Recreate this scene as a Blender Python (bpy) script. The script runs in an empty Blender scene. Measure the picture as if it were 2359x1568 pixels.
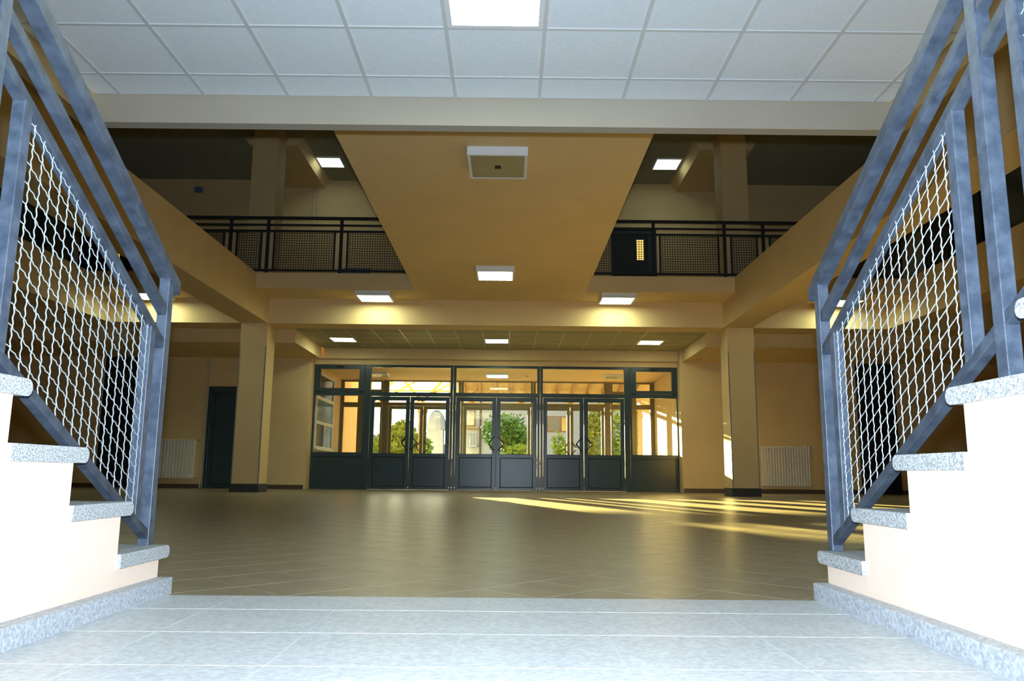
import bpy, bmesh, math, random
from mathutils import Vector, Matrix
random.seed(7)
S = bpy.context.scene
C = S.collection

# ------------------------------------------------------------------ camera
f_px, pit, rol, yaw, H = 1821.5, .167326, .009246, .002844, .40252
cam = bpy.data.cameras.new('camera'); camo = bpy.data.objects.new('camera', cam); C.objects.link(camo)
cam.sensor_fit = 'HORIZONTAL'; cam.sensor_width = 36.0; cam.lens = f_px*36.0/2359.0
cam.clip_start = .02; cam.clip_end = 400
r0 = Vector((math.cos(yaw), -math.sin(yaw), 0))
fw = Vector((math.sin(yaw)*math.cos(pit), math.cos(yaw)*math.cos(pit), math.sin(pit)))
u0 = Vector((-math.sin(yaw)*math.sin(pit), -math.cos(yaw)*math.sin(pit), math.cos(pit)))
rt = r0*math.cos(rol)+u0*math.sin(rol); up = -r0*math.sin(rol)+u0*math.cos(rol)
M = Matrix((rt, up, -fw)).transposed().to_4x4(); M.translation = Vector((0, 0, H))
camo.matrix_world = M
S.camera = camo

# ------------------------------------------------------------------ view, sky, sun, flash
S.view_settings.view_transform = 'Standard'; S.view_settings.look = 'None'
S.view_settings.gamma = 1.0; S.view_settings.use_curve_mapping = False
S.view_settings.exposure = 0.45
W = bpy.data.worlds.new('sky'); S.world = W; W.use_nodes = True
nt = W.node_tree; bg = nt.nodes['Background']
sky = nt.nodes.new('ShaderNodeTexSky'); sky.sky_type = 'NISHITA'; sky.sun_disc = False
SUN = Vector((.28, -.96, -.143)).normalized()            # direction the light travels
sky.sun_elevation = math.radians(16); sky.sun_rotation = math.atan2(-SUN.x, -SUN.y)
sky.air_density = 1.0; sky.dust_density = 1.0; sky.ozone_density = 1.0
nt.links.new(sky.outputs[0], bg.inputs[0]); bg.inputs[1].default_value = .28
sl = bpy.data.lights.new('sun', 'SUN'); sl.energy = 95.0; sl.color = (1, .70, .27); sl.angle = math.radians(.6)
so = bpy.data.objects.new('sun', sl); C.objects.link(so); so.rotation_euler = SUN.to_track_quat('-Z', 'Y').to_euler(); so.location = (-10, 50, 12)
# the photographer's flash, fired just above the lens
fl = bpy.data.lights.new('camera_flash', 'AREA'); fl.shape = 'DISK'; fl.size = .05; fl.energy = 112; fl.color = (.70, .84, 1.0); fl.spread = math.radians(130)
fo = bpy.data.objects.new('camera_flash', fl); C.objects.link(fo); fo.location = (0.0, -.02, H+.095)
fo.rotation_euler = (fw+Vector((0, 0, .06))).to_track_quat('-Z', 'Y').to_euler()

# ------------------------------------------------------------------ materials
def mat(name, col, rough=.6, spec=.4, metal=0.0, var=0.0, scale=8.0, bump=0.0, bscale=60.0, col2=None, emit=None, estr=0.0, detail=4.0, lo=.35, hi=.65):
    m = bpy.data.materials.new(name); m.use_nodes = True; t = m.node_tree; b = t.nodes['Principled BSDF']
    b.inputs['Roughness'].default_value = rough; b.inputs['Specular IOR Level'].default_value = spec; b.inputs['Metallic'].default_value = metal
    b.inputs['Base Color'].default_value = (*col, 1)
    tc = t.nodes.new('ShaderNodeTexCoord')
    if var or col2:
        n = t.nodes.new('ShaderNodeTexNoise'); n.inputs['Scale'].default_value = scale; n.inputs['Detail'].default_value = detail
        t.links.new(tc.outputs['Object'], n.inputs['Vector'])
        r = t.nodes.new('ShaderNodeValToRGB'); r.color_ramp.elements[0].position = lo; r.color_ramp.elements[1].position = hi
        c2 = col2 if col2 else tuple(min(1, c*(1+var)) for c in col); c1 = col if col2 else tuple(c*(1-var) for c in col)
        r.color_ramp.elements[0].color = (*c1, 1); r.color_ramp.elements[1].color = (*c2, 1)
        t.links.new(n.outputs['Fac'], r.inputs['Fac']); t.links.new(r.outputs['Color'], b.inputs['Base Color'])
    if bump:
        n2 = t.nodes.new('ShaderNodeTexNoise'); n2.inputs['Scale'].default_value = bscale; n2.inputs['Detail'].default_value = 3
        t.links.new(tc.outputs['Object'], n2.inputs['Vector'])
        bp = t.nodes.new('ShaderNodeBump'); bp.inputs['Strength'].default_value = bump; bp.inputs['Distance'].default_value = .01
        t.links.new(n2.outputs['Fac'], bp.inputs['Height']); t.links.new(bp.outputs['Normal'], b.inputs['Normal'])
    if emit:
        b.inputs['Emission Color'].default_value = (*emit, 1); b.inputs['Emission Strength'].default_value = estr
    return m
def glassmat(name, tint=(.93, .97, .95), refl=.07):
    m = bpy.data.materials.new(name); m.use_nodes = True; t = m.node_tree; t.nodes.clear()
    o = t.nodes.new('ShaderNodeOutputMaterial'); mx = t.nodes.new('ShaderNodeMixShader'); tr = t.nodes.new('ShaderNodeBsdfTransparent'); g = t.nodes.new('ShaderNodeBsdfGlossy')
    lw = t.nodes.new('ShaderNodeLayerWeight'); lw.inputs['Blend'].default_value = .12
    ad = t.nodes.new('ShaderNodeMath'); ad.operation = 'MULTIPLY_ADD'; ad.inputs[1].default_value = .6; ad.inputs[2].default_value = refl*.35
    tr.inputs['Color'].default_value = (*tint, 1); g.inputs['Roughness'].default_value = .02
    t.links.new(lw.outputs['Fresnel'], ad.inputs[0]); t.links.new(ad.outputs[0], mx.inputs['Fac'])
    t.links.new(tr.outputs[0], mx.inputs[1]); t.links.new(g.outputs[0], mx.inputs[2]); t.links.new(mx.outputs[0], o.inputs['Surface'])
    return m
Mt = dict(
    wall=mat('cream_paint', (.78, .57, .285), .75, .25, var=.03, scale=1.5, bump=.08, bscale=120),
    dimwall=mat('flash_dimmed_cream', (.43, .38, .295), .75, .25, var=.03, scale=1.5, bump=.08, bscale=120),  # wall cream darkened in its colour to hold down the flash
    stairwall=mat('peach_paint', (.82, .65, .52), .75, .25, var=.03, scale=2, bump=.08, bscale=120),
    ceil=mat('ceiling_tile_board', (.83, .885, .92), .85, .2, var=.02, scale=30, bump=.06, bscale=300),
    grid=mat('ceiling_grid_metal', (.66, .68, .68), .4, .5),
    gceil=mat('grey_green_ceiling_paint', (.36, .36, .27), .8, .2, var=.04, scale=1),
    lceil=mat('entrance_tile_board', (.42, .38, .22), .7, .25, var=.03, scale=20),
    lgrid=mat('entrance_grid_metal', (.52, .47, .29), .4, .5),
    lobby=mat('lobby_stone_tile', (.225, .185, .112), .36, .22, col2=(.29, .245, .16), scale=6, bump=.04, bscale=90, lo=.3, hi=.7),
    grout=mat('pale_grout', (.55, .52, .44), .8, .2, var=.05),
    stone=mat('pale_grey_stone', (.42, .44, .445), .42, .35, col2=(.56, .58, .58), scale=70, detail=10, bump=.08, bscale=200),
    sgrout=mat('stone_grout', (.53, .55, .55), .8, .2, var=.05),
    granite=mat('speckled_granite', (.22, .23, .235), .5, .4, col2=(.56, .58, .575), scale=210, detail=3, bump=.15, bscale=200, lo=.38, hi=.6),
    plinth=mat('grey_granite_skirting', (.29, .31, .335), .5, .4, col2=(.50, .53, .56), scale=110, detail=4, bump=.1, bscale=200, lo=.35, hi=.65),
    rail=mat('slate_blue_steel_paint', (.045, .062, .090), .42, .5, col2=(.085, .108, .145), scale=28, detail=6, bump=.12, bscale=180),
    darkrail=mat('dark_slate_steel', (.030, .040, .058), .45, .5, col2=(.062, .080, .108), scale=22, detail=6, bump=.12, bscale=180),  # darker slate tone for the sloping rails
    wire=mat('galvanised_wire', (.46, .50, .50), .4, .6, metal=.35, var=.08, scale=60),
    blackrail=mat('black_steel_paint', (.022, .022, .024), .5, .4, var=.1),
    doorp=mat('petrol_grey_paint', (.036, .062, .076), .28, .55, var=.06, scale=3),
    gasket=mat('dark_gasket', (.012, .014, .016), .6, .3, var=.05),
    handle=mat('black_handle', (.008, .008, .008), .25, .5, var=.05),
    glass=glassmat('clear_glass'),
    darkglass=mat('dark_window_glass', (.018, .024, .020), .12, .6, var=.1),
    white=mat('white_lamp_housing', (.82, .83, .85), .45, .4, var=.01),
    lamp=mat('lit_diffuser', (.9, .95, .9), .5, .3, var=.01, emit=(.86, 1.0, .72), estr=16),
    lampup=mat('soft_lit_diffuser', (.9, .95, .9), .5, .3, var=.01, emit=(.82, 1.0, .84), estr=5),
    lampoff=mat('unlit_diffuser', (.36, .31, .16), .35, .5, var=.06, scale=5),
    radi=mat('cream_radiator_enamel', (.86, .80, .68), .35, .5, var=.03),
    base=mat('dark_slate_base', (.055, .052, .052), .4, .45, var=.15, scale=20),
    brownbase=mat('brown_skirting', (.10, .07, .05), .4, .45, var=.12, scale=20),
    guard=mat('corner_guard_metal', (.55, .50, .45), .35, .5, metal=.6, var=.05),
    pipe=mat('painted_pipe', (.62, .52, .36), .5, .4, var=.04),
    lit=mat('lit_yellow_pane', (.8, .55, .2), .5, .3, var=.1, scale=12, emit=(1, .66, .16), estr=1.1),
    blackd=mat('black_door_paint', (.012, .014, .016), .4, .4, var=.1),
    bluebox=mat('blue_grey_plastic', (.12, .20, .28), .5, .4, var=.05),
    timber=mat('honey_timber', (.34, .25, .11), .6, .3, col2=(.46, .35, .17), scale=14, bump=.1),
    outframe=mat('sunlit_grey_frame', (.16, .135, .075), .4, .45, var=.08),  # grey-blue paint of the inner frames with sunlight mixed into the colour
    tile=mat('terracotta_roof_tile', (.34, .16, .09), .7, .3, var=.2, scale=6),
    render=mat('white_render', (.46, .49, .54), .8, .2, var=.03, scale=2),
    tan=mat('tan_outdoor_render', (.72, .52, .30), .8, .2, var=.04, scale=2),
    wood=mat('brown_window_wood', (.30, .17, .09), .5, .4, var=.1),
    shutter=mat('grey_blind', (.30, .27, .22), .7, .3, var=.05),
    bluewin=mat('blue_window_glass', (.16, .26, .38), .12, .6, var=.2, scale=3),
    paving=mat('pale_paving', (.50, .46, .38), .8, .3, var=.08, scale=3),
    red=mat('red_tape', (.45, .06, .06), .5, .4, var=.1),
    bark=mat('brown_bark', (.16, .11, .06), .9, .2, var=.2, scale=12),
    leafA=mat('yellow_green_leaf', (.26, .32, .05), .6, .3, var=.35, scale=2),
    leafB=mat('deep_green_leaf', (.07, .17, .04), .6, .3, var=.35, scale=2),
    leafC=mat('bright_green_leaf', (.19, .30, .04), .6, .3, var=.35, scale=2),
    hill=mat('grey_hill', (.30, .33, .36), .9, .1, var=.1, scale=.1),
)

# ------------------------------------------------------------------ helpers
class MB:
    def __init__(s): s.v = []; s.f = []
    def add(s, vs, fs):
        o = len(s.v); s.v += [tuple(p) for p in vs]; s.f += [tuple(i+o for i in q) for q in fs]; return s
    def box(s, x0, x1, y0, y1, z0, z1):
        return s.add([(x0,y0,z0),(x1,y0,z0),(x1,y1,z0),(x0,y1,z0),(x0,y0,z1),(x1,y0,z1),(x1,y1,z1),(x0,y1,z1)],
                     [(0,3,2,1),(4,5,6,7),(0,1,5,4),(1,2,6,5),(2,3,7,6),(3,0,4,7)])
    def prism(s, poly, axis, a, b):
        n = len(poly)
        def pt(p, t): return (t, p[0], p[1]) if axis == 'x' else ((p[0], t, p[1]) if axis == 'y' else (p[0], p[1], t))
        vs = [pt(p, a) for p in poly]+[pt(p, b) for p in poly]
        fs = [tuple(range(n)), tuple(range(2*n-1, n-1, -1))]+[(i, (i+1) % n, n+(i+1) % n, n+i) for i in range(n)]
        return s.add(vs, fs)
    def bar(s, p, q, w, h):
        p, q = Vector(p), Vector(q); d = (q-p).normalized(); a = d.cross(Vector((0, 0, 1)))
        if a.length < 1e-4: a = Vector((1, 0, 0))
        a.normalize(); b = a.cross(d); vs = []
        for c in (p, q):
            for i, j in ((-1,-1),(1,-1),(1,1),(-1,1)): vs.append(c+a*(i*w/2)+b*(j*h/2))
        return s.add(vs, [(0,1,2,3),(7,6,5,4),(0,4,5,1),(1,5,6,2),(2,6,7,3),(3,7,4,0)])
    def tube(s, pts, r, n=6, r1=None):
        pts = [Vector(p) for p in pts]; o = len(s.v); N = len(pts)
        t0 = (pts[1]-pts[0]).normalized(); a = t0.cross(Vector((0,0,1)))
        if a.length < 1e-3: a = t0.cross(Vector((1,0,0)))
        a.normalize()
        for k, p in enumerate(pts):
            t = (pts[min(k+1,N-1)]-pts[max(k-1,0)]).normalized(); a = (a-t*a.dot(t)).normalized(); b = t.cross(a)
            rr = r if r1 is None else r+(r1-r)*k/(N-1)
            for i in range(n):
                an = 2*math.pi*i/n; s.v.append(tuple(p+(a*math.cos(an)+b*math.sin(an))*rr))
        for k in range(N-1):
            for i in range(n):
                j = (i+1) % n; s.f.append((o+k*n+i, o+k*n+j, o+(k+1)*n+j, o+(k+1)*n+i))
        s.f.append(tuple(o+i for i in range(n-1,-1,-1))); s.f.append(tuple(o+(N-1)*n+i for i in range(n)))
        return s
def box(*a): return MB().box(*a)
def root_org(o):
    p = Vector((0,0,0))
    while o: p += o.location; o = o.parent
    return p
def obj(name, mb, m, parent=None, bevel=0.0, smooth=False):
    vs = mb.v
    xs = [p[0] for p in vs]; ys = [p[1] for p in vs]; zs = [p[2] for p in vs]
    if parent is None: org = Vector(((min(xs)+max(xs))/2, (min(ys)+max(ys))/2, min(zs)))
    else: org = root_org(parent)
    me = bpy.data.meshes.new(name); me.from_pydata([(p[0]-org.x, p[1]-org.y, p[2]-org.z) for p in vs], [], mb.f); me.update()
    bm = bmesh.new(); bm.from_mesh(me); bmesh.ops.recalc_face_normals(bm, faces=bm.faces); bm.to_mesh(me); bm.free()
    me.materials.append(Mt[m])
    if smooth:
        for p in me.polygons: p.use_smooth = True
    o = bpy.data.objects.new(name, me); C.objects.link(o)
    if parent is None: o.location = org
    else: o.parent = parent
    if bevel:
        b = o.modifiers.new('bevel', 'BEVEL'); b.width = bevel; b.segments = 2; b.limit_method = 'ANGLE'
    return o
def tag(o, label=None, cat=None, group=None, kind=None):
    if label: o['label'] = label
    if cat: o['category'] = cat
    if group: o['group'] = group
    if kind: o['kind'] = kind
    return o
def thing(name, label, cat, loc, group=None):
    o = bpy.data.objects.new(name, None); C.objects.link(o); o.location = loc; o.empty_display_size = .1
    return tag(o, label, cat, group)
def struct(name, mb, m, label=None, cat=None, bevel=0.0):
    o = obj(name, mb, m, None, bevel); return tag(o, label, cat, None, 'structure')
def structE(name, loc, label=None, cat=None):
    o = bpy.data.objects.new(name, None); C.objects.link(o); o.location = loc; o.empty_display_size = .1
    return tag(o, label, cat, None, 'structure')
def copies(name, mesh, parent, locs):          # many alike pieces sharing one mesh; locs in world space
    org = root_org(parent)
    for p in locs:
        o = bpy.data.objects.new(name, mesh); C.objects.link(o); o.parent = parent; o.location = Vector(p)-org
def meshdata(name, mb, m):
    me = bpy.data.meshes.new(name); me.from_pydata(mb.v, [], mb.f); me.update()
    bm = bmesh.new(); bm.from_mesh(me); bmesh.ops.recalc_face_normals(bm, faces=bm.faces); bm.to_mesh(me); bm.free()
    me.materials.append(Mt[m]); return me

# ------------------------------------------------------------------ key dimensions (metres)
YD = 16.07            # column line
YS, YV = 19.8, 23.0   # inner and outer glazed screens
YB = 19.4             # back wall
ZB, ZS, ZT = 3.43, 3.95, 4.27   # beam bottom, slab underside, gallery floor
ZU = 7.8              # upper ceiling
XL, XR = -13.0, 12.5
YE = 2.70             # edge of the stone paving between the stairs
YF = 5.31             # face of the front ceiling beam

# ------------------------------------------------------------------ floors
fl_o = struct('floor', box(XL, XR, -3.6, YS+.1, -.2, -.006), 'grout', 'pale grouted bed of the lobby floor under diagonal stone tiles', 'floor')
T = .3; g = .006; dd = (T-g)/math.sqrt(2)
def diamond(cx, cy): return [(cx-dd, cy), (cx, cy-dd), (cx+dd, cy), (cx, cy+dd)]
tilemesh = meshdata('floor_tile', MB().prism(diamond(0, 0), 'z', -.008, 0.0), 'lobby')
step = T/math.sqrt(2); spots = []; sx, sy = 2.40, 2.60     # s = x+y and c = y-x grout phases
for i in range(-45, 90):
    for j in range(-45, 90):
        s_ = sx+(i+.5)*step*2; c_ = sy+(j+.5)*step*2
        x, y = (s_-c_)/2, (s_+c_)/2
        if XL+.2 < x < XR-.2 and YE-.25 < y < YS-.1: spots.append((x, y))
def clip_y(poly, y0):      # keep y >= y0
    out = []
    for k in range(len(poly)):
        a, b = poly[k], poly[(k+1) % len(poly)]
        if a[1] >= y0: out.append(a)
        if (a[1] >= y0) != (b[1] >= y0):
            t = (y0-a[1])/(b[1]-a[1]); out.append((a[0]+t*(b[0]-a[0]), y0))
    return out
full = [p for p in spots if p[1]-dd >= YE+.004]; cut = [p for p in spots if p[1]-dd < YE+.004 and p[1]+dd > YE+.03]
full.sort(key=lambda p: p[1]+ (8 if abs(p[0]+.05) > .62*p[1]+.1 else 0))
cut_near = [p for p in cut if -1.6 < p[0] < 1.6]
near = full[:300-len(cut_near)]; far = full[300-len(cut_near):]
copies('floor_tile', tilemesh, fl_o, [(x, y, 0) for x, y in near])
for x, y in cut_near:
    q = clip_y(diamond(x, y), YE+.004)
    if len(q) >= 3: obj('floor_tile', MB().prism(q, 'z', -.008, 0.0), 'lobby', fl_o)
mb = MB()
for x, y in far: mb.prism(diamond(x, y), 'z', -.008, 0.0)
tag(obj('floor_tile_field', mb, 'lobby', fl_o), kind='stuff')
# stone paving between the stairs
sp = struct('floor_paving', box(-1.17, 1.075, -3.5, YE, -.006, .0006), 'sgrout', 'pale bed of the grey stone paving between the two stairs', 'floor')
xs = [-1.17, -.885, -.508, -.122, .256, .638, 1.02, 1.075]; ys = [YE, 2.44, 2.10, 1.75, 1.39, 1.03, .67, .31, -.05, -.41, -.77, -1.13, -1.49, -1.85, -2.2, -2.56, -2.92, -3.28]
for i in range(len(xs)-1):
    for j in range(len(ys)-1):
        obj('stone_tile', box(xs[i]+.002, xs[i+1]-.002, ys[j+1]+.002, ys[j]-(.002 if j else 0), -.004, 0.0018), 'stone', sp)
struct('floor_vestibule', box(-4.9, 4.22, YS+.1, YV+.3, -.2, -.002), 'lobby', 'dark stone floor of the entrance vestibule', 'floor')

# ------------------------------------------------------------------ shell
struct('wall_left', box(XL-.2, XL, -3.6, YB+.2, -.2, ZU+.2), 'wall', 'cream side wall on the left', 'wall')
struct('wall_right', box(XR, XR+.2, -3.6, YB+.2, -.2, ZU+.2), 'wall', 'cream side wall on the right', 'wall')
struct('wall_front', box(XL-.2, XR+.2, -3.8, -3.6, -.2, ZU+.2), 'wall', 'cream wall behind the stairs', 'wall')
struct('wall_back_left', box(XL, -4.95, YB, YB+.2, -.006, ZS), 'wall', 'cream back wall left of the entrance', 'wall')
struct('wall_back_right', box(4.24, XR, YB, YB+.2, -.006, ZS), 'wall', 'cream back wall right of the entrance', 'wall')
struct('wall_back_upper', box(XL, XR, YB, YB+.2, ZT, ZU), 'wall', 'cream back wall of the upper gallery', 'wall')
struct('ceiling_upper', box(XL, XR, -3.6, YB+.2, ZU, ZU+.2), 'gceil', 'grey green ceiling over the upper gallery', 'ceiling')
struct('wall_return_left', box(-5.15, -4.9, YB+.2, 28.2, -.2, 3.6), 'tan', 'tan vestibule wall left of the glazed screens', 'wall')  # outer end lengthened to block sun reaching the left door
struct('wall_return_right', box(4.22, 4.47, YB+.2, 26.0, -.2, 3.6), 'tan', 'tan vestibule wall right of the glazed screens', 'wall')
# short reveals between the lobby back wall and the screen
struct('trim_1', box(-4.95, -4.9, YB+.01, YB+.2, -.006, ZS), 'wall', 'narrow cream reveal left of the entrance screen', 'wall')
struct('trim_2', box(4.22, 4.24, YB+.01, YB+.2, -.006, ZS), 'wall', 'narrow cream reveal right of the entrance screen', 'wall')

# gallery slab, cross beam, side beams, bridge
struct('slab_gallery', box(-8.3, 7.83, 15.15, YB, ZS, ZT), 'wall', 'cream slab edge of the far upper gallery', 'slab')
struct('slab_side_left', box(XL, -8.3, -3.6, YB, ZS, ZT), 'wall', 'cream slab of the left side gallery', 'slab')
struct('slab_side_right', box(7.83, XR, -3.6, YB, ZS, ZT), 'wall', 'cream slab of the right side gallery', 'slab')
struct('beam_side_left', box(-8.8, -8.3, -3.6, YD, ZB, ZS), 'wall', 'cream beam under the left side gallery', 'beam')
struct('beam_side_right', box(7.83, 8.33, -3.6, YD, ZB, ZS), 'wall', 'cream beam under the right side gallery', 'beam')
struct('beam_cross', box(XL, XR, YD, YD+.55, ZB, ZS), 'wall', 'long cream beam across the hall above the entrance lobby', 'beam')
struct('beam_left', box(-5.56, -5.0, -3.6, YD, ZB, ZT), 'wall', 'free cream beam running back to the left column', 'beam')
struct('beam_right', box(4.42, 5.0, -3.6, YD, ZB, ZT), 'wall', 'free cream beam running back to the right column', 'beam')
struct('bridge', box(-1.877, 1.497, YF+.1, 15.15, ZS, ZT), 'wall', 'cream soffit of the bridge crossing the open hall', 'bridge')
struct('wall_ceiling_drop', box(-3.1, 2.82, YF, YF+.1, 2.85, ZT), 'dimwall', 'cream beam face at the end of the white tiled ceiling', 'beam')
struct('trim_3', box(-3.1, -3.0, -3.6, YF, 2.85, ZT), 'wall', 'cream side fascia left of the white tiled ceiling', 'fascia')
struct('trim_4', box(2.72, 2.82, -3.6, YF, 2.85, ZT), 'wall', 'cream side fascia right of the white tiled ceiling', 'fascia')
struct('slab_front', box(-3.0, 2.72, -3.6, YF, ZS, ZT), 'wall', 'cream slab above the white tiled ceiling', 'slab')

# columns
def column(name, x0, x1, label):
    o = struct(name, box(x0, x1, YD, YD+.55, -.006, ZU), 'wall', label, 'column')
    obj('column_base', box(x0-.018, x1+.018, YD-.018, YD+.568, -.004, .165), 'base', o)
    for sx_ in (x0, x1):
        d = .022 if sx_ == x0 else -.022
        obj('corner_guard', box(min(sx_-.003, sx_+d), max(sx_+.003, sx_+d), YD-.003, YD, .165, 2.95).box(*((sx_-.003, sx_) if sx_ == x0 else (sx_, sx_+.003)), YD-.003, YD+.02, .165, 2.95), 'guard', o)
    return o
column('column_left', -5.55, -5.0, 'square cream column left of the entrance with dark base')
column('column_right', 4.49, 5.04, 'square cream column right of the entrance with dark base')

# upper gallery: flared beams behind the columns
for nm, xa, xb, side in (('beam_upper_left', -6.0, -4.66, 'left'), ('beam_upper_right', 4.08, 5.5, 'right')):
    struct(nm, MB().prism([(xa, ZU), (xa+.15, 7.6), (xb-.13, 7.6), (xb, ZU)], 'y', 16.72, YB), 'wall', 'short flared ceiling beam behind the %s upper column' % side, 'beam')

# entrance zone ceiling, dropped boxes, bulkhead
def grid_ceiling(name, x0, x1, y0, y1, z, gx, gy, t, tilem, gridm, label, skip=()):
    """suspended ceiling: every tile its own piece, the T-bars one part each way"""
    o = struct(name, box(x0, x1, y0, y1, z+.03, z+.05), gridm, label, 'ceiling')
    lx = [gx+t*i for i in range(-40, 60) if x0+.02 < gx+t*i < x1-.02]; ly = [gy+t*i for i in range(-40, 60) if y0+.02 < gy+t*i < y1-.02]
    for x in lx: obj('ceiling_bar', box(x-.012, x+.012, y0, y1, z, z+.012), gridm, o)
    ex = [x0]+lx+[x1]; ey = [y0]+ly+[y1]
    for y in ly: obj('ceiling_bar', box(x0, x1, y-.012, y+.012, z+.001, z+.0125), gridm, o)
    cache = {}
    for i in range(len(ex)-1):
        for j in range(len(ey)-1):
            if (round(ex[i], 2), round(ey[j], 2)) in skip: continue
            w, h = round(ex[i+1]-ex[i], 4), round(ey[j+1]-ey[j], 4)
            if (w, h) not in cache: cache[(w, h)] = meshdata('ceiling_tile', box(-w/2+.006, w/2-.006, -h/2+.006, h/2-.006, .006, .022), tilem)
            copies('ceiling_tile', cache[(w, h)], o, [((ex[i]+ex[i+1])/2, (ey[j]+ey[j+1])/2, z)])
    return o
GX, GY = -2.2057, 4.4098
grid_ceiling('ceiling', -3.0, 2.72, -.4, YF, 3.057, GX, GY, .6, 'ceil', 'grid', 'white suspended tile ceiling above the stairs', skip={(round(GX+1.8, 2), round(GY-.6, 2))})
struct('ceiling_front', box(-3.0, 2.72, -3.6, -.4, 3.057, 3.1), 'ceil', 'plain white ceiling strip behind the viewpoint', 'ceiling')
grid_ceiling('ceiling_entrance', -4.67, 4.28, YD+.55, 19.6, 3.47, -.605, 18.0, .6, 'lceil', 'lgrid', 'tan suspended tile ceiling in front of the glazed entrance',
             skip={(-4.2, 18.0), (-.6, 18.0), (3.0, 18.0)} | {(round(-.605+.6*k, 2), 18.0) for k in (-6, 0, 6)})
for nm, xa, xb, side in (('ceiling_drop_left', XL, -4.67, 'left'), ('ceiling_drop_right', 4.28, XR, 'right')):
    struct(nm, box(xa, xb, 17.0, YB, 3.18, ZS), 'wall', 'dropped cream ceiling box %s of the entrance' % side, 'ceiling')
struct('ceiling_aisle_left', box(XL, -4.67, YD+.55, 17.0, 3.47, ZS), 'wall', 'cream ceiling strip behind the left column', 'ceiling')
struct('ceiling_aisle_right', box(4.28, XR, YD+.55, 17.0, 3.47, ZS), 'wall', 'cream ceiling strip behind the right column', 'ceiling')
struct('wall_above_screen', box(-4.9, 4.22, 19.6, YS-.06, 3.22, ZS), 'wall', 'cream bulkhead above the glazed entrance', 'wall')
struct('trim_5', box(-4.9, 4.22, YS-.06, YS+.1, 3.085, ZS), 'wall', 'cream lintel above the glazed entrance', 'wall')
struct('ceiling_entrance_slab', box(-4.67, 4.28, YD+.55, 19.6, 3.53, ZS), 'wall', 'slab above the entrance tile ceiling', 'ceiling')

# baseboards
struct('baseboard_left', box(XL, -4.95, YB-.015, YB, -.004, .10), 'brownbase', 'dark brown skirting on the back wall left of the entrance', 'baseboard')
struct('baseboard_right', box(4.24, XR, YB-.015, YB, -.004, .10), 'brownbase', 'dark brown skirting on the back wall right of the entrance', 'baseboard')

# ------------------------------------------------------------------ glazed screens
def leaf(parent, x0, x1, y, z1, hinge, panel=True, framem='doorp', gt=2.20, gb=.88, pt=.785, pb=.075, handle=True, st=.1):
    lf = MB(); zb = .012
    lf.box(x0, x0+st, y-.03, y+.03, zb, z1).box(x1-st, x1, y-.03, y+.03, zb, z1).box(x0+st, x1-st, y-.03, y+.03, gt, z1)
    lf.box(x0+st, x1-st, y-.03, y+.03, pt+.01 if panel else gb-.09, gb).box(x0+st, x1-st, y-.03, y+.03, zb, pb)
    o = obj('leaf', lf, framem, parent, bevel=.004)
    obj('pane', box(x0+st, x1-st, y-.004, y+.004, gb, gt), 'glass', o)
    obj('gasket', box(x0+st-.002, x1-st+.002, y-.016, y+.016, gb-.004, gb+.008).box(x0+st-.002, x1-st+.002, y-.016, y+.016, gt-.008, gt+.004), 'gasket', o)
    if panel:
        obj('kick_panel', box(x0+st+.012, x1-st-.012, y-.022, y+.022, pb+.012, pt-.002), framem, o, bevel=.003)
        obj('panel_gasket', box(x0+st, x1-st, y-.014, y+.014, pb, pt+.01), 'gasket', o)
    if handle:
        hx = x1-.045 if hinge < 0 else x0+.045; s = -1 if hinge < 0 else 1; zc = 1.148
        for yy, dr in ((y-.03, -1), (y+.03, 1)):
            pts = [(hx, yy, zc+.17), (hx, yy+dr*.05, zc+.17), (hx+s*.06, yy+dr*.05, zc+.10), (hx+s*.125, yy+dr*.05, zc+.025), (hx+s*.133, yy+dr*.05, zc), (hx+s*.125, yy+dr*.05, zc-.025), (hx+s*.06, yy+dr*.05, zc-.10), (hx, yy+dr*.05, zc-.17), (hx, yy, zc-.17)]
            obj('pull_handle', MB().tube(pts, .013, 8), 'handle', o, smooth=True)
    return o
bays = [(-3.545, -1.405), (-1.405, .772), (.772, 2.955)]
names = ['left', 'middle', 'right']
for k, (a, b) in enumerate(bays):
    d = structE('door_%d' % (k+1), ((a+b)/2, YS, -.004), 'petrol grey glazed double entrance door, %s of the inner three' % names[k], 'door')
    h = .07
    fr = MB().box(a+.005 if k else a-.07, a+h, YS-.04, YS+.04, -.004, 3.08).box(b-h if k < 2 else b-.07, b-.005 if k < 2 else b+.06, YS-.04, YS+.04, -.004, 3.08)
    fr.box(a+h, b-h, YS-.04, YS+.04, 3.025, 3.08).box(a+h, b-h, YS-.04, YS+.04, 2.30, 2.40)
    obj('door_frame', fr, 'doorp', d, bevel=.004)
    obj('transom_pane', box(a+h, b-h, YS-.004, YS+.004, 2.40, 3.025), 'glass', d)
    m_ = (a+b)/2
    if k == 2: tag(obj('edge_tape', box(a+.004, a+.02, YS-.043, YS-.0405, .30, 1.62), 'red', d), 'thin red strip on the door post')
    leaf(d, a+h+.008, m_-.004, YS, 2.293, -1); leaf(d, m_+.004, b-h-.008, YS, 2.293, 1)
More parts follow.
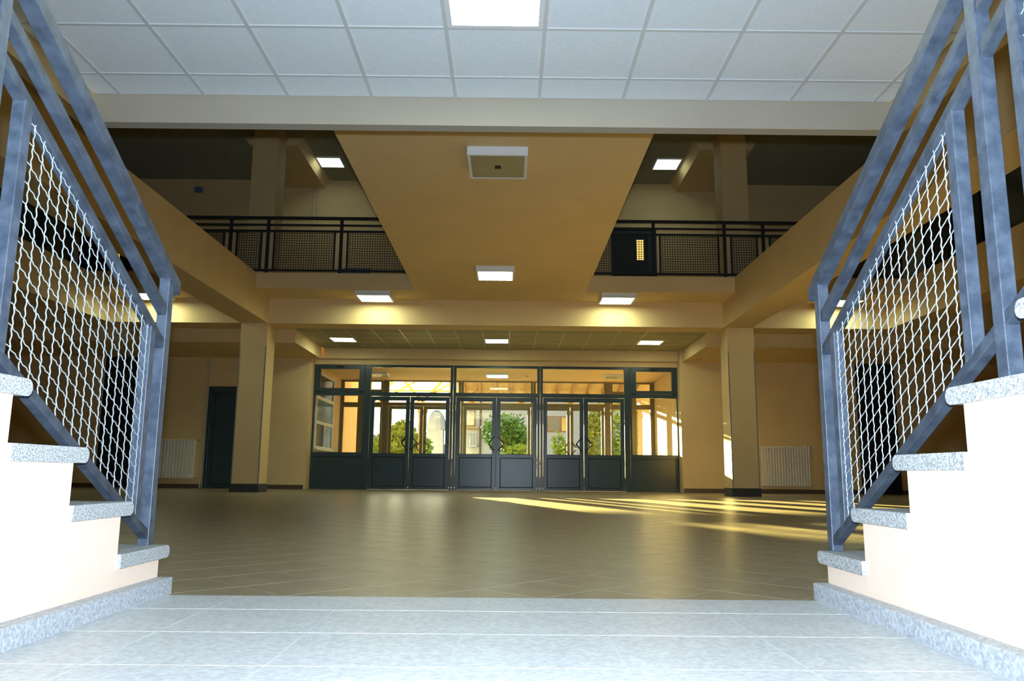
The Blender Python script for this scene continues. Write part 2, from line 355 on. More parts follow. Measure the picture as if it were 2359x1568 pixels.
def sidelight(name, x0, x1, label):
    d = structE(name, ((x0+x1)/2, YS, -.004), label, 'window')
    fr = MB().box(x0, x0+.05, YS-.04, YS+.04, -.004, 3.08).box(x1-.03, x1, YS-.04, YS+.04, -.004, 3.08).box(x0+.05, x1-.03, YS-.04, YS+.04, .80, .90).box(x0+.05, x1-.03, YS-.04, YS+.04, 2.305, 2.40).box(x0+.05, x1-.03, YS-.04, YS+.04, 3.05, 3.08).box(x0+.05, x1-.03, YS-.04, YS+.04, -.004, .07)
    obj('window_frame', fr, 'doorp', d, bevel=.004)
    obj('pane', box(x0+.05, x1-.03, YS-.004, YS+.004, .90, 2.305), 'glass', d)
    obj('lower_panel', box(x0+.05, x1-.03, YS-.02, YS+.02, .07, .80), 'doorp', d)
    v = MB(); X0, X1, z0, z1 = x0+.055, x1-.035, 2.405, 3.045
    v.box(X0, X0+.11, YS-.055, YS-.01, z0, z1).box(X1-.11, X1, YS-.055, YS-.01, z0, z1).box(X0+.11, X1-.11, YS-.055, YS-.01, z0, z0+.085).box(X0+.11, X1-.11, YS-.055, YS-.01, z1-.075, z1)
    s = obj('vent_sash', v, 'doorp', d, bevel=.004)
    obj('vent_pane', box(X0+.11, X1-.11, YS-.036, YS-.028, z0+.085, z1-.075), 'glass', s)
    mx = (X0+X1)/2
    obj('latch', box(mx-.09, mx+.09, YS-.075, YS-.055, z1-.035, z1-.008).box(mx-.09, mx-.03, YS-.085, YS-.075, z1-.03, z1-.012), 'handle', s)
    for hx in (X0+.05, X1-.05): obj('hinge', box(hx-.05, hx+.05, YS-.07, YS-.055, z0-.008, z0+.006), 'handle', s)
sidelight('window_1', -4.9, -3.62, 'petrol grey sidelight with opening top vent, left of the inner entrance doors')
sidelight('window_2', 3.02, 4.22, 'petrol grey sidelight with opening top vent, right of the inner entrance doors')

# outer screen
obays = [(-3.57, -1.40), (-1.40, .70), (.70, 2.84)]
for k, (a, b) in enumerate(obays):
    d = structE('door_%d' % (k+4), ((a+b)/2, YV, -.004), 'glazed double street door with sun tinted grey frame, %s of the outer three' % names[k], 'door')
    h = .07
    fr = MB().box(a+.005 if k else a-.11, a+h, YV-.04, YV+.04, -.004, 3.07).box(b-h, b-.005 if k < 2 else b+.11, YV-.04, YV+.04, -.004, 3.07)
    fr.box(a+h, b-h, YV-.04, YV+.04, 3.035, 3.07).box(a+h, b-h, YV-.04, YV+.04, 2.33, 2.42)
    obj('door_frame', fr, 'outframe', d, bevel=.004)
    obj('transom_pane', box(a+h, b-h, YV-.004, YV+.004, 2.42, 3.035), 'glass', d)
    m_ = (a+b)/2
    leaf(d, a+h+.008, m_-.004, YV, 2.325, -1, framem='outframe', gt=2.24, gb=.80, pt=.70, st=.09); leaf(d, m_+.004, b-h-.008, YV, 2.325, 1, framem='outframe', gt=2.24, gb=.80, pt=.70, st=.09)
for nm, x0, x1, sd in (('window_3', -4.9, -3.69, 'left'), ('window_4', 2.96, 4.22, 'right')):
    d = structE(nm, ((x0+x1)/2, YV, -.004), 'sun tinted grey framed sidelight %s of the outer street doors' % sd, 'window')
    fr = MB(); 
    cuts = [(-4.80, -4.40), (-4.15, -3.74)] if sd == 'left' else [(3.01, 3.50), (3.70, 4.10)]
    edges = [x0]+[c for q in cuts for c in q]+[x1]
    for z0, z1 in ((-.004, .82), (2.28, 2.42), (2.72, 2.80), (3.02, 3.07)): fr.box(x0, x1, YV-.035, YV+.035, z0, z1)
    for z0, z1 in ((.82, 2.28), (2.42, 2.72), (2.80, 3.02)):
        for e in range(0, 6, 2): fr.box(edges[e], edges[e+1], YV-.035, YV+.035, z0, z1)
    obj('window_frame', fr, 'outframe', d, bevel=.004)
    for z0, z1 in ((.82, 2.28), (2.42, 2.72), (2.80, 3.02)):
        for ia, ib in cuts: obj('pane', box(ia, ib, YV-.004, YV+.004, z0, z1), 'glass', d)
# vestibule ceiling and roof edge
struct('ceiling_vestibule', box(-4.9, 4.22, YS+.1, YV+.1, 3.08, 3.3), 'tan', 'warm tan ceiling of the glass vestibule', 'ceiling')
struct('wall_vestibule_roof', box(-5.15, 4.47, YB+.2, 24.2, 3.62, 3.9), 'tan', 'flat roof above the vestibule', 'roof')
# office window in the left vestibule wall
d = structE('window_5', (-4.89, 21.0, 1.0), 'grey framed office window in the left vestibule wall', 'window')
fr = MB().box(-4.9, -4.86, 20.0, 20.06, 1.0, 2.95).box(-4.9, -4.86, 21.9, 21.96, 1.0, 2.95)
for z0, z1 in ((1.0, 1.06), (1.62, 1.70), (2.25, 2.33), (2.89, 2.95)): fr.box(-4.9, -4.86, 20.06, 21.9, z0, z1)
fr.box(-4.9, -4.86, 20.95, 21.02, 1.06, 1.62)
obj('window_frame', fr, 'white', d, bevel=.003)
obj('pane', box(-4.9, -4.885, 20.06, 20.95, 1.06, 1.62), 'darkglass', d); obj('pane', box(-4.9, -4.885, 21.02, 21.9, 1.06, 1.62), 'bluewin', d)
obj('pane', box(-4.9, -4.885, 20.06, 21.9, 1.70, 2.25), 'bluewin', d); obj('pane', box(-4.9, -4.885, 20.06, 21.9, 2.33, 2.89), 'darkglass', d)
obj('window_sill', box(-4.9, -4.80, 19.95, 22.0, .96, 1.0), 'white', d)

# ------------------------------------------------------------------ other doors
def plain_door(name, x0, x1, z0, z1, y, label, m='doorp', transom=None, lit=None, handle_side=1):
    d = structE(name, ((x0+x1)/2, y-.01, z0), label, 'door')
    w = .07
    obj('door_frame', MB().box(x0, x0+w, y-.05, y, z0, z1).box(x1-w, x1, y-.05, y, z0, z1).box(x0+w, x1-w, y-.05, y, z1-w, z1), m, d, bevel=.004)
    L = MB()
    a, b, c, e = x0+w+.006, x1-w-.006, z0+.008, z1-w-.006
    if lit:
        q0, q1, q2, q3 = lit
        L.box(a, q0, y-.03, y, c, e).box(q1, b, y-.03, y, c, e).box(q0, q1, y-.03, y, c, q2).box(q0, q1, y-.03, y, q3, e)
    else: L.box(a, b, y-.03, y, c, e)
    o = obj('leaf', L, m, d, bevel=.003)
    if lit:
        obj('lit_pane', box(lit[0], lit[1], y-.012, y-.006, lit[2], lit[3]), 'lit', o)
        gm = MB()
        for k in range(1, 4): gm.box(lit[0]+(lit[1]-lit[0])*k/4-.003, lit[0]+(lit[1]-lit[0])*k/4+.003, y-.015, y-.012, lit[2], lit[3])
        for k in range(1, 8): gm.box(lit[0], lit[1], y-.015, y-.012, lit[2]+(lit[3]-lit[2])*k/8-.003, lit[2]+(lit[3]-lit[2])*k/8+.003)
        obj('pane_wire', gm, 'gasket', o)
    i = .09
    gk = MB()
    for aa, bb, cc, ee in ((a+i, b-i, c+i, c+i+.012), (a+i, b-i, e-i-.012, e-i), (a+i, a+i+.012, c+i, e-i), (b-i-.012, b-i, c+i, e-i)):
        if not lit: gk.box(aa, bb, y-.034, y-.03, cc, ee)
    if gk.v: obj('panel_bead', gk, 'gasket', o)
    hx = b-.06 if handle_side > 0 else a+.06
    obj('lever_handle', MB().tube([(hx, y-.03, z0+1.03), (hx, y-.08, z0+1.03), (hx-handle_side*.12, y-.08, z0+1.03)], .011, 8).box(hx-.02, hx+.02, y-.036, y-.03, z0+.93, z0+1.12), 'handle', o)
    if transom:
        obj('transom_panel', box(x0, x1, y-.04, y, z1+.005, transom), 'darkglass', d)
    return d
plain_door('door_7', -7.36, -6.30, -.004, 2.46, YB, 'petrol grey panelled door beside the left column')
plain_door('door_8', -9.95, -8.92, -.004, 2.50, YB, 'black door with dark fanlight seen through the left stair mesh', 'blackd', 3.17)
plain_door('door_9', 8.55, 9.50, -.004, 2.50, YB, 'black door with dark fanlight seen through the right stair mesh', 'blackd', 3.17)
plain_door('door_10', 2.56, 3.70, ZT, 6.62, YB, 'dark upper gallery door with a narrow lit pane right of the bridge', 'doorp', None, (3.19, 3.37, 5.77, 6.30))
plain_door('door_11', -10.9, -9.60, ZT, 6.62, YB, 'dark upper gallery door with a lit pane behind the left stair railing', 'blackd', None, (-10.05, -9.87, 5.70, 6.22))
# glazed partitions along the side galleries
for nm, x, s, sd in (('window_6', -8.75, -1, 'left'), ('window_7', 8.28, 1, 'right')):
    d = structE(nm, (x, 6.0, ZT), 'dark glazed partition along the %s side gallery' % sd, 'window')
    fr = MB().box(x-.03, x+.03, -3.5, 15.3, ZT, ZT+.08).box(x-.03, x+.03, -3.5, 15.3, 6.9, 7.0)
    y = -3.5; k = 0
    while y < 15.2:
        fr.box(x-.03, x+.03, y, y+.09, ZT+.08, 6.9); y1 = min(y+(1.5 if k % 2 else .9), 15.21)
        obj('pane', box(x-.01, x+.01, y+.09, y1, ZT+.08, 6.9), 'darkglass' if k % 2 else 'blackd', d); y = y1; k += 1
    fr.box(x-.03, x+.03, 15.21, 15.3, ZT+.08, 6.9)
    obj('window_frame', fr, 'blackd', d)
    struct('wall_gallery_'+sd, box(x-.03, x+.03, -3.5, 15.3, 7.0, ZU), 'wall', 'cream wall strip above the %s gallery partition' % sd, 'wall')

# ------------------------------------------------------------------ stairs
RUN, RISE, NOSE1 = .292, .1546, 2.796
NST = 9
def staircase(name, xi, xo, label):
    lo, hi = min(xi, xo), max(xi, xo)
    r = thing(name, label, 'staircase', ((lo+hi)/2, 1.2, -.004))
    prof = [(NOSE1-.055, -.004)]
    for n in range(1, NST+1):
        yr = NOSE1-RUN*(n-1)-.055; zt = RISE*n-.042
        prof += [(yr, zt), (yr-RUN if n < NST else -3.4, zt)]
    # remove duplicate points and close along the floor
    pts = []
    for p in prof:
        if not pts or (abs(p[0]-pts[-1][0])+abs(p[1]-pts[-1][1])) > 1e-6: pts.append(p)
    full_ = []
    for i, p in enumerate(pts):
        full_.append(p)
    full_.append((-3.4, -.004))
    obj('stair_body', MB().prism(full_, 'x', lo, hi), 'stairwall', r)
    ov = .012
    for n in range(1, NST+1):
        y1 = NOSE1-RUN*(n-1); y0 = y1-RUN-.055 if n < NST else -3.4; zt = RISE*n
        q = [(y0, zt-.042), (y0, zt)]
        for a in range(0, 9):
            an = math.pi/2-math.pi*a/8; q.append((y1-.021+.021*math.cos(an), zt-.021+.021*math.sin(an)))
        a_, b_ = (lo, hi+ov) if xi > xo else (lo-ov, hi)
        obj('tread', MB().prism(q, 'x', a_, b_), 'granite', r)
    pw = .052
    a_, b_ = (xi, xi+pw) if xi > xo else (xi-pw, xi)
    obj('skirting', box(a_, b_, -3.4, NOSE1-.055, -.004, .054), 'plinth', r, bevel=.003)
    return r
staircase('staircase', -1.170, -2.45, 'granite tread staircase with pale side wall on the left')
staircase('staircase', 1.075, 2.36, 'granite tread staircase with pale side wall on the right')

# ------------------------------------------------------------------ stair railings
SL = .54
def wavy(p0, p1, amp_dir, amp, period, phase=0.0):
    p0, p1 = Vector(p0), Vector(p1); L = (p1-p0).length; n = max(8, int(L/period*6)); out = []
    for k in range(n+1):
        t = k/n; out.append(p0.lerp(p1, t)+amp_dir*(amp*math.sin(2*math.pi*t*L/period+phase)))
    return out
def stair_railing(xi, s, label):
    """xi: inner face, s: +1 when the railing body lies towards +x of it"""
    xo = xi+s*.037; lo, hi = min(xi, xo), max(xi, xo); mid = (lo+hi)/2
    r = thing('stair_railing', label, 'railing', (mid, 1.7, RISE), 'stair railings')
    yend = .30
    def zl(z0, y0, y, sl=SL): return z0+sl*(y0-y)
    def rail(nm, z0, y0, h, ya, yb, w0=0.0, sl=SL):
        q = [(ya, zl(z0, y0, ya, sl)), (yb, zl(z0, y0, yb, sl)), (yb, zl(z0, y0, yb, sl)+h), (ya, zl(z0, y0, ya, sl)+h)]
        return obj(nm, MB().prism(q, 'x', lo-w0, hi+w0), 'darkrail', r, bevel=.002)
    rail('handrail', 1.082, 2.752, .048, yend, 2.835, .005)
    rail('middle_rail', .957, 2.732, .034, yend, 2.754, -.003)
    rail('mesh_top_rail', .842, 2.726, .034, yend, 2.754, -.003)
    rail('bottom_rail', .221-.031, 2.726, .031, yend, 2.754, -.003, .55)
    for py in (2.752, 1.725, .70):
        n = 1 if py > 2.5 else int((NOSE1-py)/RUN)+1
        zb = RISE*n
        q = [(py, zb), (py+.04, zb), (py+.04, zl(1.082, 2.752, py+.04)), (py, zl(1.082, 2.752, py))]
        obj('post', MB().prism(q, 'x', lo, hi), 'rail', r, bevel=.002)
    for pa, pb in ((1.725, 2.752), (.70, 1.725)):
        va, vb = pa+.04+.09, pb-.035-(.072 if pb > 2.5 else .105)
        for vy in (va, vb):
            q = [(vy, zl(.221, 2.726, vy, .55)-.005), (vy+.035, zl(.221, 2.726, vy+.035, .55)-.005), (vy+.035, zl(.842, 2.726, vy+.035)+.005), (vy, zl(.842, 2.726, vy)+.005)]
            obj('mesh_upright', MB().prism(q, 'x', lo+.0015, hi-.0015), 'rail', r, bevel=.002)
        # crimped wire mesh welded to the inner face: uprights plus wires parallel to the flight
        panel = obj('mesh_panel', MB().box(lo+.012, hi-.012, va+.012, va+.02, zl(.221, 2.726, va, .55)+.02, zl(.842, 2.726, va)-.02), 'rail', r)
        xw = xi+s*.011
        y = va+.035+.030; k = 0
        while y < vb-.006:
            zb_, zt_ = zl(.221, 2.726, y, .55)-.002, zl(.842, 2.726, y)+.002
            obj('wire', MB().tube(wavy((xw, y, zb_), (xw, y, zt_), Vector((0, 1, 0)), .0023, .029, 0), .0018, 5), 'wire', panel)
            y += .0447; k += 1
        z0 = zl(.221, 2.726, va+.034, .55)+.035; k = 0
        ztop = zl(.842, 2.726, va+.034)-.005
        while z0 < ztop:
            # wire runs parallel to the rails from the near upright to the far one
            ya, yb = va+.034, vb+.001
            za, zb_ = z0, z0-.545*(yb-ya)
            obj('wire', MB().tube(wavy((xw+s*.003, ya, za), (xw+s*.003, yb, zb_), Vector((.7, .3, .6)).normalized(), .0012, .029, 0), .0016, 5), 'wire', panel)
            z0 += .052; k += 1
    return r
stair_railing(-1.215, -1, 'slate blue steel stair railing with crimped wire mesh on the left flight')
stair_railing(1.10, 1, 'slate blue steel stair railing with crimped wire mesh on the right flight')

# ------------------------------------------------------------------ gallery railings
def gallery_railing(x0, x1, posts, label):
    y0, y1 = 15.22, 15.26
    r = thing('gallery_railing', label, 'railing', ((x0+x1)/2, 15.24, ZT), 'railings on the far gallery edge')
    obj('handrail', box(x0, x1, y0-.005, y1+.005, 5.392, 5.446), 'blackrail', r)
    obj('middle_rail', box(x0, x1, y0+.005, y1-.005, 5.258, 5.294), 'blackrail', r)
    obj('mesh_top_rail', box(x0, x1, y0+.005, y1-.005, 5.13, 5.17), 'blackrail', r)
    obj('bottom_rail', box(x0, x1, y0+.005, y1-.005, 4.325, 4.365), 'blackrail', r)
    for p in posts: obj('post', box(p-.03, p+.03, y0, y1, ZT, 5.392), 'blackrail', r)
    P_ = [x0-.13]+list(posts)+[x1+.13]
    for a, b in zip(P_[:-1], P_[1:]):
        u, v = a+.13, b-.13
        if v-u < .15: continue
        obj('mesh_upright', box(u-.017, u+.017, y0+.005, y1-.005, 4.365, 5.13), 'blackrail', r); obj('mesh_upright', box(v-.017, v+.017, y0+.005, y1-.005, 4.365, 5.13), 'blackrail', r)
        m_ = MB(); x = u+.05
        while x < v-.02: m_.box(x-.0045, x+.0045, 15.236, 15.244, 4.365, 5.13); x += .05
        z = 4.40
        while z < 5.12: m_.box(u+.017, v-.017, 15.236, 15.244, z-.0045, z+.0045); z += .05
        tag(obj('wire_mesh', m_, 'blackrail', r), kind='stuff')
    return r
gallery_railing(-8.25, -1.89, (-7.2, -5.591, -4.844, -3.383), 'black mesh gallery railing left of the bridge')
gallery_railing(1.51, 7.78, (2.85, 4.275, 5.05, 6.6), 'black mesh gallery railing right of the bridge')

# ------------------------------------------------------------------ lamps
def surface_lamp(x0, x1, y0, y1, zc, on, label, h=.10):
    r = thing('ceiling_lamp', label, 'lamp', ((x0+x1)/2, (y0+y1)/2, zc-h), 'square ceiling lamps')
    t = .035
    obj('housing', MB().box(x0, x1, y0, y0+t, zc-h, zc).box(x0, x1, y1-t, y1, zc-h, zc).box(x0, x0+t, y0+t, y1-t, zc-h, zc).box(x1-t, x1, y0+t, y1-t, zc-h, zc).box(x0+t, x1-t, y0+t, y1-t, zc-.02, zc), 'white', r, bevel=.003)
    o = obj('diffuser', box(x0+t, x1-t, y0+t, y1-t, zc-h+.004, zc-h+.012), 'lamp' if on else 'lampoff', r)
    if not on: obj('lamp_holder', box((x0+x1)/2-.035, (x0+x1)/2+.035, (y0+y1)/2-.05, (y0+y1)/2+.05, zc-h+.002, zc-h+.004), 'gasket', o)
    return r
def panel_lamp(x0, x1, y0, y1, z, label, on=True, frame='white'):
    r = thing('ceiling_lamp', label, 'lamp', ((x0+x1)/2, (y0+y1)/2, z), 'square ceiling lamps')
    t = .03
    obj('frame', MB().box(x0, x1, y0, y0+t, z, z+.02).box(x0, x1, y1-t, y1, z, z+.02).box(x0, x0+t, y0+t, y1-t, z, z+.02).box(x1-t, x1, y0+t, y1-t, z, z+.02), frame, r)
    obj('diffuser', box(x0+t, x1-t, y0+t, y1-t, z+.006, z+.012), ('lampup' if z > 6 else 'lamp') if on else 'lampoff', r)
    return r
surface_lamp(-3.06, -2.37, 15.22, 15.86, ZS, True, 'lit square lamp under the far gallery left of the bridge')
surface_lamp(1.80, 2.49, 15.22, 15.86, ZS, True, 'lit square lamp under the far gallery right of the bridge')
surface_lamp(-.60, .07, 13.27, 13.95, ZS, True, 'lit square lamp at the far end of the bridge soffit')
surface_lamp(-.49, .18, 8.21, 8.93, ZS, False, 'unlit square lamp in a white box near the front of the bridge soffit')
surface_lamp(-7.52, -6.86, 15.25, 15.88, ZS, True, 'lit square lamp under the far gallery behind the left stair railing')
surface_lamp(6.38, 7.04, 15.25, 15.88, ZS, True, 'lit square lamp under the far gallery behind the right stair railing')
panel_lamp(GX+1.812, GX+2.388, GY-.588, GY-.012, 3.055, 'large lit panel lamp set in the white tiled ceiling overhead')
panel_lamp(-4.67, -4.07, 17.83, 18.45, ZU-.025, 'lit panel lamp in the upper gallery ceiling left of the bridge')
panel_lamp(3.43, 4.05, 17.71, 18.38, ZU-.025, 'lit panel lamp in the upper gallery ceiling right of the bridge')
panel_lamp(-4.193, -3.617, 18.012, 18.588, 3.468, 'lit panel lamp in the entrance ceiling, leftmost of three')
panel_lamp(-.593, -.017, 18.012, 18.588, 3.468, 'lit panel lamp in the entrance ceiling, middle of three')
panel_lamp(3.007, 3.583, 18.012, 18.588, 3.468, 'lit panel lamp in the entrance ceiling, rightmost of three')
surface_lamp(-.64, -.02, 21.1, 21.75, 3.08, True, 'lit square lamp on the vestibule ceiling behind the middle transom', .06)
surface_lamp(-3.9, -3.3, 21.15, 21.8, 3.08, False, 'unlit square lamp on the vestibule ceiling behind the left transom', .06)
surface_lamp(2.6, 3.2, 21.15, 21.8, 3.08, False, 'unlit square lamp on the vestibule ceiling behind the right transom', .06)
r = thing('smoke_detector', 'small round detector on the vestibule ceiling', 'detector', (.50, 21.6, 3.03))
mbb = MB(); mbb.prism([(.50+.05*math.cos(a*math.pi/8), 21.6+.05*math.sin(a*math.pi/8)) for a in range(16)], 'z', 3.045, 3.08); obj('base', mbb, 'white', r)
mbb = MB(); mbb.prism([(.50+.03*math.cos(a*math.pi/8), 21.6+.03*math.sin(a*math.pi/8)) for a in range(16)], 'z', 3.03, 3.045); obj('sensor', mbb, 'lampoff', r)

# ------------------------------------------------------------------ radiators, pipes, small boxes
def radiator(x0, x1, z0, z1, n, label):
    y = YB-.10
    r = thing('radiator', label, 'radiator', ((x0+x1)/2, y, z0), 'column radiators on the back wall')
    w = (x1-x0)/n
    for k in range(n):
        cx = x0+w*(k+.5); m_ = MB()
        for yy in (y-.045, y+.045): m_.tube([(cx, yy, z0+.03), (cx, yy, z1-.03)], w*.23, 6)
        m_.tube([(cx, y-.045, z1-.03), (cx, y+.045, z1-.03)], w*.24, 6).tube([(cx, y-.045, z0+.03), (cx, y+.045, z0+.03)], w*.24, 6)
        obj('section', m_, 'radi', r)
    obj('header', MB().tube([(x0, y, z1-.03), (x1, y, z1-.03)], .018, 8).tube([(x0, y, z0+.03), (x1, y, z0+.03)], .018, 8), 'radi', r)
    obj('valve', MB().tube([(x1, y, z1-.03), (x1+.06, y, z1-.03), (x1+.06, YB-.02, z1-.03)], .012, 6), 'guard', r)
    obj('valve', MB().tube([(x1, y, z0+.03), (x1+.06, y, z0+.03), (x1+.06, YB-.02, z0+.03)], .012, 6), 'guard', r)
    obj('bracket', box((x0+x1)/2-.02, (x0+x1)/2+.02, y, YB-.002, z1-.12, z1-.08), 'radi', r)
    return r
radiator(-8.40, -7.56, .22, 1.17, 11, 'cream column radiator left of the petrol grey door')
radiator(6.10, 7.28, .16, 1.14, 18, 'cream column radiator right of the right column')
tag(obj('heating_pipe', MB().tube([(-7.440, YB-.02, .0), (-7.440, YB-.02, 3.18)], .016, 8), 'pipe'), 'thin cream pipe on the back wall, left one beside the petrol grey door', 'pipe', 'heating pipes')
tag(obj('heating_pipe', MB().tube([(-7.387, YB-.02, .0), (-7.387, YB-.02, 3.18)], .016, 8), 'pipe'), 'thin cream pipe on the back wall, right one beside the petrol grey door', 'pipe', 'heating pipes')
tag(obj('heating_pipe', MB().tube([(-5.06, YB-.02, ZT), (-5.06, YB-.02, 7.6)], .018, 8), 'pipe'), 'thin pipe up the upper gallery wall, left of the pair', 'pipe', 'heating pipes')
tag(obj('heating_pipe', MB().tube([(-4.96, YB-.02, ZT), (-4.96, YB-.02, ZU)], .018, 8), 'pipe'), 'thin pipe up the upper gallery wall, right of the pair', 'pipe', 'heating pipes')
r = thing('wall_box', 'small blue grey box high on the upper left wall', 'wall box', (-8.01, YB-.03, 7.44)); obj('case', box(-8.11, -7.91, YB-.06, YB, 7.44, 7.58), 'bluebox', r, bevel=.006); obj('lid', box(-8.095, -7.925, YB-.068, YB-.06, 7.455, 7.565), 'bluebox', r)
r = thing('slatted_object', 'low blue slatted object behind the left gallery railing', 'slats', (-3.08, 15.36, ZT))  # low blue slatted shape, its use unidentified
obj('base', box(-3.36, -2.80, 15.30, 15.42, ZT, ZT+.03), 'bluebox', r)
for k in range(10): obj('slat', box(-3.35+.057*k, -3.325+.057*k, 15.30, 15.42, ZT+.03, ZT+.13), 'bluebox', r)
obj('top_bar', box(-3.36, -2.80, 15.33, 15.39, ZT+.13, ZT+.15), 'bluebox', r)

# ------------------------------------------------------------------ outdoors
struct('ground', box(-60, 60, YV+.3, 120, -.35, -.15), 'paving', 'pale paving and ground outside the doors', 'ground')
struct('porch_step', box(-4.9, 4.22, YV+.3, 27.2, -.2, -.02), 'paving', 'paved porch outside the street doors', 'step')
pr = thing('timber_porch', 'honey timber porch with braced posts and tiled roof outside the doors', 'porch', (-.3, 26.4, -.02))
YP = 26.5
for px_ in (-4.72, -2.89, 3.95):
    obj('post', box(px_-.12, px_+.12, YP-.12, YP+.12, -.02, 2.62), 'timber', pr, bevel=.01)
    obj('capital', box(px_-.16, px_+.16, YP-.16, YP+.16, 2.40, 2.52), 'timber', pr, bevel=.01)
obj('eave_beam', box(-4.89, 4.6, YP-.09, YP+.09, 2.62, 2.74), 'timber', pr)
obj('plate', box(-4.89, -1.7, YP-.10, YP+.10, 3.46, 3.58), 'timber', pr)
obj('wall_plate', box(-4.9, 4.22, 24.05, 24.2, 3.42, 3.60), 'timber', pr)
x = -4.55
while x < 4.2:
    for s in ((1,) if x < -4.2 else (-1, 1)): obj('brace', MB().bar((x, YP, 2.76), (x+s*.62, YP, 3.44 if x < -1.7 else 3.08), .09, .08), 'timber', pr)
    x += 1.65
for k in range(3): obj('brace', MB().bar((-4.4+1.3*k, YP+.1, 2.76), (-3.2+1.3*k, YP+.1, 3.44), .05, .05), 'timber', pr)
obj('tie_rail', box(-4.89, -1.5, YP+.07, YP+.13, 3.12, 3.17), 'timber', pr)
for k in range(12):
    xx = -1.5+.52*k; obj('rafter', MB().bar((xx, 24.2, 3.56), (xx, 27.3, 3.02), .09, .09), 'wood', pr)
obj('roof_boards', MB().prism([(24.2, 3.615), (27.35, 3.065), (27.35, 3.095), (24.2, 3.645)], 'x', -1.7, 4.6), 'timber', pr)
for k in range(32): obj('roof_tile', MB().tube([(-1.6+.2*k, 24.25, 3.70), (-1.6+.2*k, 27.45, 3.135)], .085, 6), 'tile', pr)
obj('gutter', MB().tube([(-1.7, 27.5, 3.03), (4.6, 27.5, 3.03)], .05, 8), 'guard', pr)

# building across the yard
YO = 60.0
bl = thing('house', 'white rendered house with balcony and brown window across the yard', 'house', (6.0, YO+4, -.15))
obj('wall', box(-4.6, 22, YO, YO+8, -.15, 8.2), 'render', bl)
obj('window', box(2.85, 4.75, YO-.06, YO+.02, 3.55, 4.75), 'wood', bl)
w_ = bl.children[-1]
obj('blind', box(2.95, 3.85, YO-.10, YO-.06, 3.65, 4.66), 'shutter', w_); obj('pane', box(3.98, 4.66, YO-.09, YO-.06, 3.65, 4.66), 'darkglass', w_)
for k in range(6): obj('blind_slat', box(2.95, 3.85, YO-.12, YO-.10, 3.68+.165*k, 3.80+.165*k), 'shutter', w_)
obj('window', box(-3.5, -2.55, YO-.06, YO+.02, 3.95, 5.15), 'wood', bl); w_ = bl.children[-1]
obj('pane', box(-3.42, -2.63, YO-.10, YO-.06, 4.02, 5.08), 'bluewin', w_)
obj('downpipe', MB().tube([(-2.15, YO-.08, -.15), (-2.15, YO-.08, 8)], .07, 8), 'bark', bl)
bc = obj('balcony', box(-3.6, -2.35, YO-1.0, YO, 2.35, 2.5), 'render', bl)
obj('balcony_rail', box(-3.6, -2.35, YO-1.0, YO-.88, 3.35, 3.5), 'render', bc)
for k in range(6): obj('baluster', MB().tube([(-3.5+.21*k, YO-.94, 2.5), (-3.5+.21*k, YO-.94, 2.75), (-3.5+.21*k, YO-.94, 3.0), (-3.5+.21*k, YO-.94, 3.35)], .06, 6), 'render', bc)
obj('canopy', box(-3.75, -2.3, YO-.8, YO, 3.7, 3.86), 'timber', bl)
rr = MB()
rr.prism([(YO-.6, 8.2), (YO+4, 10.0), (YO+8.6, 8.2)], 'x', -5, 22.5); obj('roof', rr, 'tile', bl)
kb = thing('dome_kiosk', 'small domed grey kiosk beyond the left street door', 'kiosk', (-5.3, 58, -.15))
obj('body', box(-5.9, -4.75, 57.4, 58.6, -.15, 3.5), 'render', kb)
dm = MB(); prof_ = [(math.cos(a*math.pi/2/6), math.sin(a*math.pi/2/6)) for a in range(7)]
for a in range(12):
    for b in range(6):
        A0, A1 = 2*math.pi*a/12, 2*math.pi*(a+1)/12
        c0, c1 = prof_[b], prof_[b+1]
        dm.add([(-5.3+.75*c0[0]*math.cos(A0), 58+.75*c0[0]*math.sin(A0), 3.5+1.5*c0[1]), (-5.3+.75*c0[0]*math.cos(A1), 58+.75*c0[0]*math.sin(A1), 3.5+1.5*c0[1]), (-5.3+.75*c1[0]*math.cos(A1), 58+.75*c1[0]*math.sin(A1), 3.5+1.5*c1[1]), (-5.3+.75*c1[0]*math.cos(A0), 58+.75*c1[0]*math.sin(A0), 3.5+1.5*c1[1])], [(0,1,2,3)])
obj('dome', dm, 'render', kb)
struct('garden_wall', box(-30, -4.0, 52, 52.3, -.15, 1.1), 'render', 'low pale garden wall across the yard', 'wall')

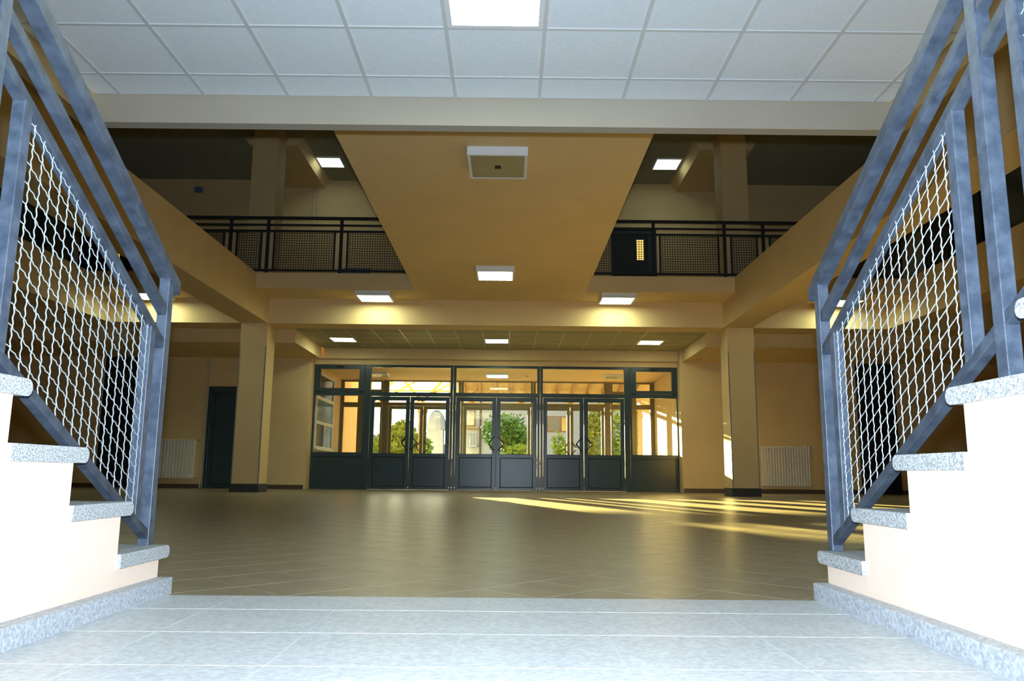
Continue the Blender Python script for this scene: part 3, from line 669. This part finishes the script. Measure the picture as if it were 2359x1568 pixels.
def leaves(mb, c, rad, n, size, rng):
    for _ in range(n):
        while True:
            p = Vector((rng.uniform(-1,1), rng.uniform(-1,1), rng.uniform(-1,1)))
            if .25 < p.length < 1: break
        p = Vector((c[0]+p.x*rad[0], c[1]+p.y*rad[1], c[2]+p.z*rad[2]))
        a = Vector((rng.uniform(-1,1), rng.uniform(-1,1), rng.uniform(-1,1))).normalized(); b = a.orthogonal().normalized(); s_ = size*rng.uniform(.6, 1.3)
        mb.add([p-a*s_, p+b*s_*.5, p+a*s_, p-b*s_*.5], [(0,1,2,3)])
def tree(name, x, y, h, rw, trunk_h, m, n, size, label, cat='tree', clumps=7):
    rng = random.Random(int(abs(x)*91+y*13))
    r = thing(name, label, cat, (x, y, -.15), 'planting across the yard')
    t = MB().tube([(x, y, -.15), (x+.03*h, y, trunk_h*.6), (x, y, trunk_h+.25*h)], .05*rw+.04, 7, .03)
    for k in range(5):
        an = rng.uniform(0, 6.28); t.tube([(x, y, trunk_h*.8+.1*k), (x+math.cos(an)*rw*.6, y+math.sin(an)*rw*.6, trunk_h+(h-trunk_h)*rng.uniform(.35, .75))], .03, 5, .012)
    obj('trunk', t, 'bark', r)
    f_ = MB()
    for k in range(clumps):
        an = rng.uniform(0, 6.28); q = rng.uniform(0, .6)
        c = (x+math.cos(an)*rw*q, y+math.sin(an)*rw*q, trunk_h+(h-trunk_h)*rng.uniform(.15, .85))
        leaves(f_, c, (rw*.55, rw*.55, (h-trunk_h)*.28), n//clumps, size, rng)
    obj('foliage', f_, m, r)
tree('bush', -7.95, 49.5, 3.2, 1.15, .1, 'leafA', 2600, .20, 'rounded yellow green bush seen through the far left door pane', 'bush')
tree('bush', -6.2, 46, 3.2, 1.25, .1, 'leafA', 2800, .20, 'large yellow green bush left of the porch post', 'bush')
tree('bush', -4.75, 42.5, 2.5, .95, .1, 'leafC', 2000, .17, 'green bush just right of the porch post', 'bush')
tree('tree', .15, 36, 3.25, 1.35, .5, 'leafB', 2300, .13, 'dense dark green tree behind the middle entrance door', 'tree', 9)
tree('bush', .4, 34, 1.5, 1.2, .1, 'leafC', 1200, .10, 'low leafy shrub under the dark green tree', 'bush')
tree('bush', 2.3, 37, 2.3, .6, .3, 'leafC', 700, .12, 'slim green shrub behind the right entrance door', 'bush')
tree('tree', 4.3, 38, 3.6, 1.0, .9, 'leafA', 1300, .13, 'light yellow green tree behind the right entrance door', 'tree')
tree('tree', 5.2, 35, 4.0, .9, .6, 'leafC', 1500, .12, 'bright green tree beside the right sidelight', 'tree')
# distant hill
hl = MB()
hp = [(-90, 0)]+[(-90+6*k, 4.5+2.2*math.sin(k*.7)+1.3*math.sin(k*1.9)) for k in range(31)]+[(90, 0)]
hl.prism([(a, b-.2) for a, b in hp], 'y', 116, 119); struct('hill', hl, 'hill', 'low grey hill on the horizon', 'hill')
